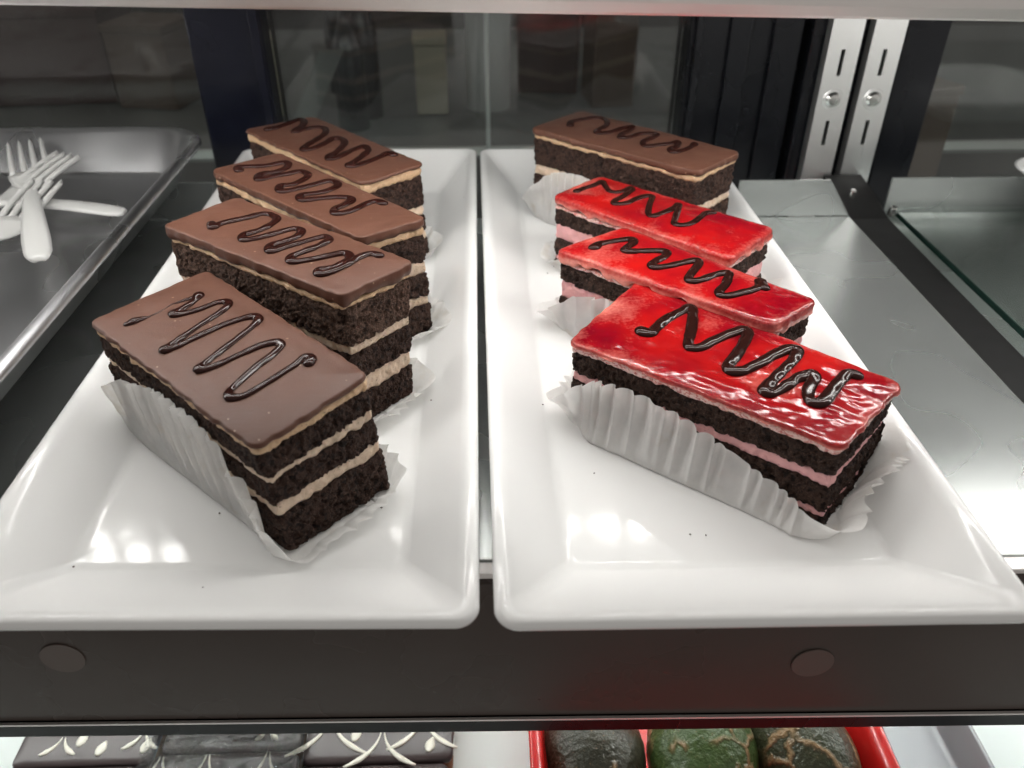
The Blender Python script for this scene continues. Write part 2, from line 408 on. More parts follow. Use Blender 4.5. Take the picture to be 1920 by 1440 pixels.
carton(-.073, -.039, .90, .94, -.0615, .010, M['carton cream'], 'cream carton standing on the dim back counter', 3)
carton(.045, .115, .98, 1.05, -.0615, .030, M['carton red brown'], 'red brown carton behind the cakes through the rear pane', -8)
carton(.118, .165, .92, .98, -.0615, .045, M['carton brown'], 'brown carton next to the wide black post', 6)
carton(-.56, -.42, .95, 1.08, -.0615, .030, M['carton red brown'], 'dark red carton on the counter far left', 5)
carton(-.40, -.33, .93, 1.00, -.0615, .018, M['carton brown'], 'brown carton on the counter left of the navy post', -12)
carton(.335, .385, .66, .72, -.0615, .018, M['carton brown'], 'orange brown carton low behind the right pane', 20)
# roll of towel
t = empty('paper_roll', (.006, .93, -.0615)); tag(t, 'pale paper roll standing on the back counter', 'paper roll')
b = MB(); b.cyl((.006, .93, -.0615), (0, 0, 1), .024, .16, 32); part(b, 'roll', M['towel white'], t, smooth=False)
b = MB(); b.cyl((.006, .93, .0987), (0, 0, 1), .008, .004, 20); part(b, 'core', M['carton brown'], t)
def bottle(x, y, label, h=.13, r=.016):
    t = empty('bottle', (x, y, -.0615)); tag(t, label, 'bottle')
    prof = [(0, 0), (r, 0), (r, h*.62), (r*.55, h*.76), (r*.36, h*.82), (r*.36, h*.94)]
    rg = [ring3(np.array([(x+q*math.cos(a), y+q*math.sin(a)) for a in np.linspace(0, 2*math.pi, 20, endpoint=False)]), -.0615+z) for q, z in prof[1:]]
    v, f = loft(rg); mesh('glass', v, f, M['bottle dark'], t, loc=t.location)
    b = MB(); b.cyl((x, y, -.0615+h*.942), (0, 0, 1), r*.42, h*.08, 16); part(b, 'cap', M['screw steel'], t)
b = MB(); b.box(-1.2, 1.2, .775, .7795, -.0640, -.0560); part(b, 'front_trim', M['satin aluminium'], cn)
t = empty('steel_rod', (.0, .745, -.3)); tag(t, 'thin bright steel rod standing behind the middle rear pane', 'rod')
b = MB(); b.cyl((.004, .745, -.3), (0, 0, 1), .0022, .6, 14); part(b, 'rod', M['rail steel'], t)
b = MB(); b.cyl((.004, .745, -.305), (0, 0, 1), .012, .005, 20); part(b, 'foot', M['rail steel'], t)
b = MB(); b.prism([(-.178, -.028), (-.142, .039), (-.121, .039), (-.157, -.028)], 'y', .752, .756)  # added panel and foot, standing in for a diagonal reflection in the pane
t = empty('reflection_panel', (-.15, .754, -.06)); tag(t, 'slanted grey panel added behind the middle rear pane as a reflection', 'reflection'); part(b, 'reflection_face', M['counter grey'], t)
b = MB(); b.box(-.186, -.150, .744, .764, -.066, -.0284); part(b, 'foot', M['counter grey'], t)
bottle(-.165+.03, .86, 'dark bottle on the counter right of the navy post'); bottle(-.125, .90, 'dark bottle left of the cream carton', .15)
bottle(.205-.38+.01, 1.0, 'tall dark bottle at the back of the counter', .17)
def bag(x, y, s, label, seed):
    t = np.linspace(0, 2*math.pi, 28, endpoint=False); rg = []
    for z, q in ((0, .8), (.15, 1), (.45, 1.02), (.7, .8), (.85, .45), (.93, .3), (1, .5)):
        p = np.column_stack([np.cos(t)*q*s, np.sin(t)*q*s*.7, np.full(28, z*s*1.2)])
        rg.append(p*(1+.12*vnoise(p/s*2.3+seed)[:, None]))
    v, f = loft(rg); o = mesh('paper_bag', v, f, M['bag grey']); o.location = (x, y, -.0615); tag(o, label, 'bag')
#bag(-.30, .86, .045, 'crumpled grey bag on the counter nearest the navy post', 3); bag(-.44, .87, .055, 'larger crumpled grey bag on the counter at the left', 9)

# ================================================================== SHEET PAN AND FORKS, LEFT
def dish_rings(cx, cy, spec, nc=8, ns=6):
    return [ring3(rrect(hx, hy, r, nc, ns)+np.array([cx, cy]), z) for hx, hy, r, z in spec]
px1, py1 = -.1662, .5095
hx, hy = .165, .23; cx, cy = px1-hx, py1-hy
sp = [(hx-.026, hy-.026, .012, .0240), (hx-.018, hy-.018, .018, .0248), (hx-.0062, hy-.0062, .026, .0455), (hx-.0055, hy-.0055, .027, .0468),
      (hx-.0040, hy-.0040, .028, .0458), (hx-.0016, hy-.0016, .030, .0452), (hx-.0002, hy-.0002, .031, .0470), (hx-.0004, hy-.0004, .031, .0490), (hx-.0022, hy-.0022, .030, .0502), (hx-.0044, hy-.0044, .028, .0500),
      (hx-.0070, hy-.0070, .026, .0482), (hx-.0185, hy-.0185, .018, .0282), (hx-.0215, hy-.0215, .014, .0258), (hx-.026, hy-.026, .012, .0252), (hx-.05, hy-.05, .010, .0250)]
v, f = loft(dish_rings(cx, cy, sp, 10, 8))
pan = mesh('sheet_pan', v, f, M['pan aluminium'], loc=(cx, cy, .024)); pan.location = (cx, cy, .024)
skew(pan, K); tag(pan, 'aluminium sheet pan with rolled rim holding white plastic forks', 'sheet pan')
b = MB(); b.box(-.46, -.24, .25, .45, .0004, .0236); o = b.build('riser_block', M['blackish rubber']); tag(o, 'dark riser block hidden under the sheet pan', 'riser')

def fork(tip, end, z, roll, label, lift=0.0):
    tip = np.array(tip); end = np.array(end); Ln = np.linalg.norm(tip-end); d = (tip-end)/Ln; nrm = np.array([-d[1], d[0]])
    t0 = empty('plastic_fork', (end[0], end[1], z)); tag(t0, label, 'fork', 'plastic forks lying in the sheet pan')
    zp = lambda t: z+.0035*math.sin(min(1, t/.6)*math.pi)*.9-.0045*math.exp(-((t-.72)/.11)**2)+.006*max(0, t-.78)/.22+lift*t+.0045
    hwf = lambda t: np.interp(t, [0, .012, .04, .12, .40, .60, .66, .72, .77, .80], [.0028, .0050, .0062, .0066, .0047, .0034, .0042, .0092, .0116, .0120])
    def strip(ts, c, h, th_):
        rg = []
        for t in ts:
            w = h(t); q = c(t); z_ = zp(t); bow = .0008
            prof = [(-w, 0), (-w*.7, th_*.5), (0, th_*.5+bow), (w*.7, th_*.5), (w, 0), (w*.8, -th_*.5), (0, -th_*.5+bow*.5), (-w*.8, -th_*.5)]
            rg.append(np.array([[*(end+d*Ln*t+nrm*(q+a)), z_+b_] for a, b_ in prof]))
        return loft(rg)
    v, f = strip(np.concatenate([np.linspace(0, .05, 6), np.linspace(.08, .80, 30)]), lambda t: 0, hwf, .0022)
    mesh('handle', v, f, M['white fork plastic'], t0, loc=t0.location)
    for k in range(4):
        o_ = (k-1.5)*.0060
        v, f = strip(np.linspace(.795, 1.0, 12), lambda t, o_=o_: o_*(1-.04*(t-.8)/.2), lambda t: np.interp(t, [.79, .9, .985, 1.0], [.0019, .0015, .0011, .0005]), .0020)
        mesh('tine', v, f, M['white fork plastic'], t0, loc=t0.location)
fork((-.36, .445), (-.1953, .4205), .0255, 0, 'plastic fork lying crosswise with its handle end to the right')
fork((-.240, .438), (-.272, .285), .0270, 0, 'plastic fork in the pan lowest of those pointing away', .004)
fork((-.2440, .476), (-.316, .331), .0285, 0, 'plastic fork in the pan half hidden under the topmost one', .004)
fork((-.2745, .490), (-.2080, .3500), .0320, 0, 'topmost plastic fork with its handle toward the viewer', .004)

# white dish far right
sp = [(.030, .030, .01, .0005), (.045, .045, .02, .004), (.066, .066, .024, .019), (.068, .068, .026, .0205), (.0665, .0665, .025, .0212), (.060, .060, .022, .0195), (.040, .040, .015, .0070), (.030, .030, .01, .0065)]
v, f = loft(dish_rings(0, 0, sp)); wd = mesh('white_dish', v, f, M['white ceramic']); wd.location = (.4090, .4480, .0005); tag(wd, 'white dish at the far right edge on the glass shelf', 'dish')

# ================================================================== PLATTERS
PL = {}
def platter(key, xc, yc, a, bb, rot, k, label):
    ix, iy = .0235, .0345
    PL[key] = (xc, yc, a, bb, R(rot), k, ix, iy)
    def ring(ins, r, z, extra=(0, 0)):
        return ring3(rrect(a-ins-extra[0], bb-ins-extra[1], r, 12, 24), z)
    rg = [ring(.034, .008, .0018), ring(.031, .010, .0003), ring(.028, .012, .0012), ring(.024, .010, .0065), ring(.012, .008, .0180), ring(.0035, .0070, .0236), ring(.0012, .0068, .0249), ring(.0003, .0066, .0262), ring(0, .0065, .0278), ring(.0002, .0064, .0290), ring(.0007, .0062, .0298), ring(.0014, .0060, .03015), ring(.0024, .0058, .0302), ring(.0034, .0057, .03), ring(.0048, .0055, .0294)]
    for t in np.linspace(.10, 1, 14):
        h = ((1-t)**1.06)
        rg.append(ring3(rrect(a-.0048-(ix-.0048)*t, bb-.0048-(iy-.0048)*t, .0056-.0016*t, 12, 24), .0096+.0198*h))
    rg.append(ring3(rrect(a-ix-.003, bb-iy-.003, .0035, 12, 24), .0095)); rg.append(ring3(rrect(a-ix-.02, bb-iy-.02, .003, 12, 24), .0094))
    for q in rg: q[:, 2] = np.where(q[:, 2] > .0096, .0096+(q[:, 2]-.0096)*.80, q[:, 2])
    v, f = loft(rg)
    c, s = math.cos(R(rot)), math.sin(R(rot))
    v = np.column_stack([v[:, 0]*c-v[:, 1]*s, v[:, 0]*s+v[:, 1]*c, v[:, 2]]); v[:, 1] += k*v[:, 0]
    o = mesh('platter', v, f, M['white ceramic']); o.location = (xc, yc, .0005)
    return tag(o, label, 'platter', 'white rectangular platters')
platter('L', -.0813, .3384, .0769, .1927, .18, -.033, 'white rectangular platter holding four chocolate cake slices')
platter('R', .0744, .3338, .0757, .1927, .45, -.024, 'white rectangular platter holding three red topped slices and one chocolate')
def plate_z(x, y, key):
    xc, yc, a, bb, rot, k, ix, iy = PL[key]
    u = x-xc; w = y-yc-k*u; c, s = math.cos(rot), math.sin(rot); u, w = u*c+w*s, -u*s+w*c
    t = np.minimum((a-.0048-np.abs(u))/(ix-.0048), (bb-.0048-np.abs(w))/(iy-.0048))
    return .0101+.0158*np.clip(1-t, 0, 1)**1.06

# ================================================================== CAKE SLICES (corners left, back, right, near)
SL = {
  'C1': dict(zt=0.0595, top=[[-0.1415, 0.254], [-0.1108, 0.2924], [-0.038, 0.216], [-0.0663, 0.1799]], bot=[[-0.1415, 0.254], [-0.1108, 0.2924], [-0.0336, 0.216], [-0.0644, 0.1842]]),
  'C2': dict(zt=0.069, top=[[-0.1325, 0.3152], [-0.11, 0.3442], [-0.0268, 0.2772], [-0.0503, 0.2514]], bot=[[-0.1341, 0.3157], [-0.1109, 0.3456], [-0.0295, 0.2737], [-0.0495, 0.2501]]),
  'C3': dict(zt=0.066, top=[[-0.1329, 0.3872], [-0.1051, 0.4106], [-0.025, 0.3244], [-0.0505, 0.3054]], bot=[[-0.1346, 0.3881], [-0.1059, 0.4122], [-0.0234, 0.3234], [-0.0497, 0.3039]]),
  'C4': dict(zt=0.0625, top=[[-0.1343, 0.4604], [-0.1003, 0.4832], [-0.0305, 0.4016], [-0.0586, 0.3755]], bot=[[-0.1359, 0.4613], [-0.1009, 0.4847], [-0.029, 0.4008], [-0.0579, 0.3738]]),
  'R4': dict(zt=0.063, top=[[0.0264, 0.4561], [0.0577, 0.4876], [0.1336, 0.4113], [0.1057, 0.3834]], bot=[[0.0264, 0.4561], [0.0577, 0.4876], [0.1336, 0.4113], [0.1057, 0.3834]]),
  'R3': dict(zt=0.05, top=[[0.0338, 0.3896], [0.0608, 0.4156], [0.1344, 0.345], [0.1061, 0.3148]], bot=[[0.0338, 0.3896], [0.0608, 0.4156], [0.1344, 0.345], [0.1061, 0.3148]]),
  'R2': dict(zt=0.05, top=[[0.0308, 0.3275], [0.0639, 0.3499], [0.1304, 0.2765], [0.1077, 0.2576]], bot=[[0.0308, 0.3275], [0.0639, 0.3499], [0.1304, 0.2765], [0.1077, 0.2576]]),
  'R1': dict(zt=0.0465, top=[[0.0296, 0.2558], [0.0632, 0.3023], [0.1422, 0.2233], [0.109, 0.19]], bot=[[0.0296, 0.2558], [0.0632, 0.3023], [0.1422, 0.2233], [0.1102, 0.1892]]),
}
# syrup zigzags, in fractions of each top's length and width
ZIG = {
'C1':[(0.139,0.558),(0.114,0.667),(0.132,0.745),(0.16,0.73),(0.183,0.64),(0.193,0.53),(0.198,0.456),(0.218,0.48),(0.243,0.624),(0.253,0.771),(0.278,0.841),(0.301,0.819),(0.318,0.724),(0.333,0.545),(0.354,0.347),(0.37,0.189),(0.379,0.169),(0.39,0.246),(0.395,0.425),(0.4,0.651),(0.431,0.853),(0.458,0.876),(0.479,0.823),(0.508,0.619),(0.534,0.407),(0.554,0.231),(0.567,0.204),(0.587,0.295),(0.596,0.489),(0.606,0.673),(0.636,0.789),(0.66,0.778),(0.678,0.682),(0.694,0.498),(0.719,0.308),(0.738,0.198),(0.764,0.168),(0.791,0.236),(0.792,0.383),(0.789,0.543),(0.785,0.71),(0.778,0.804),(0.803,0.835),(0.814,0.784)],
'C1b':[(0.13,0.148),(0.135,0.197),(0.139,0.256),(0.147,0.32),(0.143,0.437),(0.133,0.526),(0.139,0.558)],
'C2':[(0.16,0.32),(0.194,0.259),(0.188,0.378),(0.205,0.553),(0.228,0.776),(0.234,0.932),(0.257,1.02),(0.313,0.998),(0.337,0.91),(0.36,0.684),(0.357,0.475),(0.35,0.33),(0.384,0.241),(0.403,0.314),(0.426,0.526),(0.437,0.718),(0.456,0.896),(0.49,0.906),(0.518,0.764),(0.519,0.569),(0.507,0.383),(0.517,0.28),(0.55,0.228),(0.557,0.367),(0.573,0.594),(0.59,0.828),(0.604,0.961),(0.642,0.915),(0.654,0.713),(0.65,0.451),(0.644,0.283),(0.661,0.201),(0.685,0.207),(0.717,0.358),(0.746,0.576),(0.771,0.758),(0.806,0.744),(0.832,0.588),(0.831,0.348),(0.806,0.232),(0.824,0.171),(0.843,0.212),(0.852,0.397),(0.848,0.625),(0.838,0.85),(0.852,0.979),(0.883,0.988)],
'C3':[(0.101,0.214),(0.066,0.266),(0.085,0.387),(0.129,0.593),(0.14,0.808),(0.159,0.935),(0.207,0.808),(0.224,0.58),(0.207,0.409),(0.217,0.275),(0.26,0.204),(0.264,0.382),(0.276,0.65),(0.288,0.865),(0.34,0.876),(0.369,0.753),(0.395,0.459),(0.379,0.291),(0.409,0.184),(0.44,0.189),(0.452,0.393),(0.456,0.68),(0.455,0.956),(0.499,1.008),(0.535,0.863),(0.55,0.588),(0.527,0.345),(0.528,0.242),(0.571,0.189),(0.602,0.408),(0.633,0.632),(0.667,0.761),(0.697,0.717),(0.719,0.484),(0.729,0.314),(0.759,0.226),(0.783,0.269),(0.78,0.512),(0.76,0.803),(0.764,0.978),(0.797,1.002)],
'C4':[(0.087,0.176),(0.086,0.319),(0.057,0.594),(0.02,0.857),(0.071,0.87),(0.137,0.709),(0.182,0.493),(0.211,0.447),(0.197,0.615),(0.202,0.847),(0.249,0.924),(0.33,0.761),(0.396,0.441),(0.445,0.155),(0.476,0.073),(0.493,0.188),(0.466,0.471),(0.424,0.724),(0.455,0.823),(0.527,0.727),(0.613,0.389),(0.641,0.189),(0.675,0.127),(0.677,0.301),(0.639,0.646),(0.634,0.872),(0.695,0.819),(0.745,0.567),(0.786,0.305),(0.799,0.188),(0.828,0.222),(0.823,0.475),(0.808,0.757),(0.789,0.986),(0.82,1.021)],
'R4':[(0.139,0.351),(0.106,0.49),(0.119,0.681),(0.139,0.893),(0.173,1.027),(0.225,0.979),(0.277,0.768),(0.289,0.53),(0.3,0.397),(0.332,0.348),(0.359,0.533),(0.369,0.821),(0.393,0.986),(0.416,0.823),(0.428,0.536),(0.456,0.397),(0.482,0.508),(0.494,0.794),(0.556,0.944),(0.576,0.782),(0.578,0.481),(0.616,0.321),(0.64,0.33),(0.665,0.486),(0.696,0.66),(0.714,0.805),(0.746,0.631),(0.746,0.436),(0.783,0.35),(0.797,0.508),(0.8,0.713),(0.789,0.938)],
'R3':[(0.066,0.257),(0.06,0.473),(0.075,0.701),(0.075,0.945),(0.106,0.877),(0.16,0.728),(0.196,0.68),(0.229,0.807),(0.232,1.044),(0.254,1.005),(0.273,0.648),(0.276,0.398),(0.297,0.283),(0.336,0.42),(0.34,0.726),(0.358,0.944),(0.385,0.965),(0.426,0.684),(0.484,0.346),(0.521,0.284),(0.534,0.468),(0.543,0.72),(0.538,0.948),(0.56,0.839),(0.609,0.496),(0.642,0.284),(0.672,0.284),(0.699,0.454),(0.698,0.704),(0.685,0.973),(0.706,1.097)],
'R2':[(0.103,0.267),(0.089,0.39),(0.097,0.538),(0.11,0.704),(0.135,0.868),(0.169,0.801),(0.187,0.6),(0.207,0.496),(0.226,0.513),(0.254,0.639),(0.287,0.783),(0.328,0.872),(0.356,0.751),(0.366,0.496),(0.382,0.348),(0.41,0.316),(0.431,0.462),(0.445,0.706),(0.47,0.952),(0.499,0.882),(0.532,0.587),(0.56,0.364),(0.588,0.303),(0.606,0.473),(0.607,0.713),(0.63,0.909),(0.648,0.889),(0.693,0.569),(0.714,0.298),(0.743,0.206),(0.766,0.32),(0.785,0.57),(0.795,0.835),(0.768,1.058),(0.814,0.902)],
'R1':[(0.188,0.409),(0.222,0.424),(0.22,0.534),(0.223,0.735),(0.24,0.927),(0.256,1.038),(0.284,0.96),(0.324,0.742),(0.357,0.524),(0.381,0.45),(0.409,0.514),(0.423,0.672),(0.447,0.872),(0.474,1.025),(0.496,1.004),(0.516,0.796),(0.53,0.549),(0.534,0.39),(0.555,0.336),(0.584,0.385),(0.608,0.573),(0.625,0.797),(0.648,1.002),(0.674,1.033),(0.689,0.879),(0.689,0.607),(0.689,0.387),(0.694,0.255),(0.714,0.237),(0.734,0.395),(0.745,0.599),(0.768,0.757),(0.787,0.717),(0.8,0.517),(0.824,0.381),(0.85,0.342),(0.864,0.421),(0.86,0.632),(0.856,0.853),(0.862,0.985),(0.883,0.99)],
}
LB = {
 'C1': 'front chocolate cake slice with a lone syrup drop by its zigzag',
 'C2': 'chocolate cake slice second from the front with a wide dark sponge side',
 'C3': 'chocolate cake slice third from the front, between two others on the left platter',
 'C4': 'rearmost chocolate slice on the left platter with ragged cream edge',
 'R4': 'single chocolate cake slice behind the red ones on the right platter',
 'R3': 'rearmost red glazed slice, next to the chocolate one',
 'R2': 'middle red glazed slice between two other red slices',
 'R1': 'front red glazed slice with wavy glossy jelly and pink cream',
}
# layers from the top: kind, lower boundary as a fraction of the height from the top
CH = [('glaze', .060), ('top_cream', .115), ('sponge', .305), ('cream', .372), ('sponge', .560), ('cream', .662), ('sponge', 1.0)]
LAY = {
 'C1': CH,
 'C2': [('glaze', .095), ('top_cream', .125), ('sponge', .395), ('cream', .460), ('sponge', .650), ('cream', .775), ('sponge', 1.0)],
 'C3': [('glaze', .085), ('top_cream', .145), ('sponge', .37), ('cream', .47), ('sponge', .66), ('cream', .75), ('sponge', 1.0)],
 'C4': [('glaze', .050), ('top_cream', .130), ('sponge', .43), ('cream', .53), ('sponge', .70), ('cream', .78), ('sponge', 1.0)],
 'R4': [('glaze', .080), ('top_cream', .125), ('sponge', .40), ('cream', .50), ('sponge', .74), ('cream', .81), ('sponge', 1.0)],
 'R3': [('glaze', .155), ('top_cream', .19), ('sponge', .40), ('cream', .60), ('sponge', .84), ('cream', .90), ('sponge', 1.0)],
 'R2': [('glaze', .155), ('top_cream', .19), ('sponge', .41), ('cream', .61), ('sponge', .84), ('cream', .90), ('sponge', 1.0)],
 'R1': [('glaze', .062), ('top_cream', .140), ('sponge', .395), ('cream', .515), ('sponge', .815), ('cream', .89), ('sponge', 1.0)],
}
STEP = {'C1': .00042, 'C2': .00045, 'R1': .00042, 'R2': .0005, 'C3': .00055, 'C4': .0006, 'R3': .0006, 'R4': .0006}

class Slice:
    def __init__(s, key, i):
        d = SL[key]; s.key = key; s.seed = 11.7*i+3.1
        s.T = np.array(d['top']); s.B = np.array(d['bot']); s.red = key in ('R1', 'R2', 'R3'); s.pl = key[0].replace('C', 'L')
        if key == 'R4': s.pl = 'R'
        s.zt = d['zt']; s.zb = .0103
        s.L = (np.linalg.norm(s.T[3]-s.T[0])+np.linalg.norm(s.T[2]-s.T[1]))/2
        s.W = (np.linalg.norm(s.T[1]-s.T[0])+np.linalg.norm(s.T[2]-s.T[3]))/2
        s.H = s.zt-s.zb
        s.T = s.inset(s.T, .0012); s.B = s.inset(s.B, .0014)
    def inset(s, Q, d):
        c = Q.mean(0); e = Q-c; return c+e*(1-d/np.linalg.norm(e, axis=1, keepdims=True))
    def map(s, p, floor=True):
        p = np.asarray(p, float)
        u, v, w = p[:, 0:1]/s.L+.5, p[:, 1:2]/s.W+.5, p[:, 2:3]/s.H
        bil = lambda Q: (1-u)*(1-v)*Q[0]+(1-u)*v*Q[1]+u*v*Q[2]+u*(1-v)*Q[3]
        wc = np.clip(w, -.2, 1.2)
        xy = bil(s.T)*wc+bil(s.B)*(1-wc)
        z = s.zb+p[:, 2]
        if floor:
            zf = plate_z(xy[:, 0], xy[:, 1], s.pl)+.0007
            z = np.where(p[:, 2] < s.H*.45, np.maximum(z, zf+np.clip(p[:, 2], 0, None)*.72*(zf > z)), z)
        return np.column_stack([xy, z])

def perim(L, W, r, step):
    nsx = max(8, int((L-2*r)/step)); nsy = max(8, int((W-2*r)/step))
    pts = []; nor = []; nc = max(3, int(r*1.57/step))
    for (cx, cy, a, n, dx, dy) in ((L/2-r, -W/2+r, -90, nsy, 0, 1), (L/2-r, W/2-r, 0, nsx, -1, 0), (-L/2+r, W/2-r, 90, nsy, 0, -1), (-L/2+r, -W/2+r, 180, nsx, 1, 0)):
        for k in range(nc+1):
            t = R(a+90*k/nc); pts.append((cx+r*math.cos(t), cy+r*math.sin(t))); nor.append((math.cos(t), math.sin(t)))
        x, y = pts[-1]; ln = (W-2*r) if dy else (L-2*r); nn = nor[-1]
        for k in range(1, n): pts.append((x+dx*ln*k/n, y+dy*ln*k/n)); nor.append(nn)
    return np.array(pts), np.array(nor)

def build_slice(key, i):
    s = Slice(key, i); L, W, H = s.L, s.W, s.H; sd = s.seed
    P, Nn = perim(L, W, .0022, STEP[key]); n = len(P)
    base = s.map(np.array([[0, 0, 0.]]))[0]
    root = empty('cake_slice', tuple(base))
    tag(root, LB[key], 'cake slice', 'red topped cake slices' if s.red else 'chocolate cake slices')
    lay = LAY[key]
    P3 = lambda z: np.column_stack([P, np.full(n, z)])
    def boundary(k):
        f = lay[k][1] if k >= 0 else 0
        if f >= 1: return np.zeros(n)
        w = fbm(np.column_stack([P/.014, np.full(n, sd+k*3.3)]), 3)*.0011+fbm(np.column_stack([P/.0030, np.full(n, sd+k*5.1)]), 3)*.0009
        return H*(1-f)+w*(.7 if k == 0 else 1)
    for k, (kind, f1) in enumerate(lay):
        if kind == 'glaze': continue
        zt_, zb_ = boundary(k-1), boundary(k)
        hgt = max(.0006, (lay[k][1]-lay[k-1][1])*H)
        m = max(4, int(hgt/STEP[key]))
        rows = []
        for j in range(m+1):
            t = j/m; z = zb_*(1-t)+zt_*t
            q = np.column_stack([P, z]); e = abs(2*t-1)
            pw = q+np.array([sd, 0, sd*.3])
            if kind == 'sponge':
                big = fbm(pw/.0055, 3); mid = vnoise(pw/.0020+7); fin = fbm(pw/.00095+3, 2)
                pit = sst(.16, .5, vnoise(pw/.0013+40))*.0009+sst(.34, .7, vnoise(pw/.0028+80))*.0010
                off = big*.00045+mid*.00028+fin*.00055-pit-.0004*e**6
                if k == len(lay)-1: off = off+.0003
            else:
                off = fbm(pw/.004+20, 2)*.0007+vnoise(pw/.0013+5)*.00028-(.0009 if kind == 'cream' else .0003)-.0006*e**4
                if kind == 'top_cream': off = off+.0004
            q[:, :2] += Nn*off[:, None]
            if kind == 'sponge': q[:, 2] += vnoise(pw/.0017+60)*.0003*(1-e)
            rows.append(q)
        inn = lambda q: np.column_stack([P-Nn*.0022, q[:, 2]])
        rings = [inn(rows[0])]+rows+[inn(rows[-1])]
        v, f = loft([s.map(r_) for r_ in rings])
        if kind == 'sponge': mat = M['brown sponge' if (key in ('C2',) and k < 3) else 'dark sponge']
        elif kind == 'top_cream': mat = M['pale cream' if s.red else 'caramel cream']
        else: mat = M['pink cream' if s.red else 'mocha cream']
        mesh(kind, v, f, mat, root, loc=base)
    # ---- glaze: rings from the middle out, over the rounded edge and down to a ragged lip
    th_ = lay[0][1]*H; er = min(.0011 if not s.red else .0022, th_*.55)
    st = .0010 if STEP[key] < .0006 else .0013
    GP, GN = perim(L, W, .0030, st); gn = len(GP)
    over = .0009 if not s.red else .0011
    insets = list(np.linspace(W/2-.0012, .003, max(10, int(W/2/st)))) + [.0024, .0018]
    def top_h(q):
        p3 = np.column_stack([q, np.full(len(q), sd)])
        h = fbm(p3/.018, 2)*.00035
        if s.red: h = h+fbm(p3/np.array([.0085, .0045, 1])+9, 2)*.00032
        ed = np.minimum(L/2-np.abs(q[:, 0]), W/2-np.abs(q[:, 1]))
        return h*sst(-.001, .005, ed)-.0004*(1-sst(.0, .010, ed))
    rings, thin = [], []
    Lh, Wh = L/2, W/2
    for d in insets:
        sx, sy = (Lh-d)/Lh, (Wh-d)/Wh
        q = GP*np.array([sx, sy]); rings.append(np.column_stack([q, H+top_h(q)])); thin.append(np.full(gn, .16*max(0, 1-d/.006)))
    wig = fbm(np.column_stack([GP/.010, np.full(gn, sd+70)]), 3); wig2 = vnoise(np.column_stack([GP/.0035, np.full(gn, sd+90)]))
    side = (th_-er)*(1+(.25 if not s.red else .8)*wig+(.14 if not s.red else .5)*wig2)*(1.0 if not s.red else .95)+er*.1
    outw = over*(1+.5*wig2)+(.0003*wig)
    for a in np.linspace(15, 90, 6):
        off = outw+er*(math.sin(R(a))-1)
        q = GP+GN*off[:, None]
        rings.append(np.column_stack([q, H-er*(1-math.cos(R(a)))+top_h(GP)*(1-a/90)-.0002])); thin.append(np.full(gn, .16+.08*a/90))
    for t in (.25, .5, .75, .92, 1.0):
        bulge = (.0002*math.sin(math.pi*t)-.0009*max(0, t-.7)/.3)
        lump = fbm(np.column_stack([GP/.004, np.full(gn, sd+t*2.)]), 2)*.0004*(2. if s.red else 1.)
        q = GP+GN*(outw+bulge+lump)[:, None]
        rings.append(np.column_stack([q, H-er-side*t])); thin.append(np.clip(.24+.76*t**1.2+.25*wig2, 0, 1))
    rings.append(np.column_stack([GP-GN*.002, H-er-side*.9])); thin.append(np.ones(gn))
    v, f = loft([s.map(r_, False) for r_ in rings], True, False)
    g = mesh('glaze', v, f, M['red jelly glaze' if s.red else 'chocolate glaze'], root, loc=base)
    at = g.data.attributes.new('thin', 'FLOAT', 'POINT'); at.data.foreach_set('value', np.concatenate(thin).astype(np.float32))
    # ---- syrup zigzag: one soft rope, thicker where it turns
    def rope(uv, r0, name, remesh=True, radii=None, swell=.55):
        uv = np.array(uv, float)
        vv = uv[:, 1]; lo, hi = vv.min(), vv.max()
        if hi > .90 or lo < .10:
            a_, b_ = max(lo, .11), min(hi, .89); uv[:, 1] = a_+(vv-lo)/(hi-lo)*(b_-a_)
        p = (uv-.5)*np.array([L, W])
        q = []; rr = []
        E = np.vstack([2*p[0]-p[1], p, 2*p[-1]-p[-2]])
        for k in range(1, len(E)-2):
            m_ = max(3, int(np.linalg.norm(E[k+1]-E[k])/.0008))
            for t in np.linspace(0, 1, m_, endpoint=False):
                a0, a1, a2, a3 = E[k-1], E[k], E[k+1], E[k+2]
                q.append(.5*((2*a1)+(-a0+a2)*t+(2*a0-5*a1+4*a2-a3)*t*t+(-a0+3*a1-3*a2+a3)*t**3))
                rr.append(0 if radii is None else radii[k-1]*(1-t)+radii[k]*t)
        q.append(p[-1]); rr.append(0 if radii is None else radii[-1])
        q = np.array(q)
        for _ in range(2): q[1:-1] = .25*q[:-2]+.5*q[1:-1]+.25*q[2:]
        m_ = len(q); idx = np.arange(m_); w = 4
        d0 = q[np.clip(idx, 0, m_-1)]-q[np.clip(idx-w, 0, m_-1)]; d1 = q[np.clip(idx+w, 0, m_-1)]-q[idx]
        l0 = np.linalg.norm(d0, axis=1)+1e-9; l1 = np.linalg.norm(d1, axis=1)+1e-9
        turn = np.clip(1-(d0*d1).sum(1)/(l0*l1), 0, 2)/1.6; turn[:3] = turn[-3:] = .7
        for _ in range(3): turn[1:-1] = .25*turn[:-2]+.5*turn[1:-1]+.25*turn[2:]
        rad = r0*(.80+swell*np.clip(turn, 0, 1)+.10*vnoise(np.column_stack([q/.004, np.full(m_, sd+5)]))) if radii is None else np.array(rr)
        tan = np.gradient(q, axis=0); tan /= np.linalg.norm(tan, axis=1, keepdims=True)+1e-12
        nr = np.column_stack([-tan[:, 1], tan[:, 0]])
        zsm = H+top_h(q)
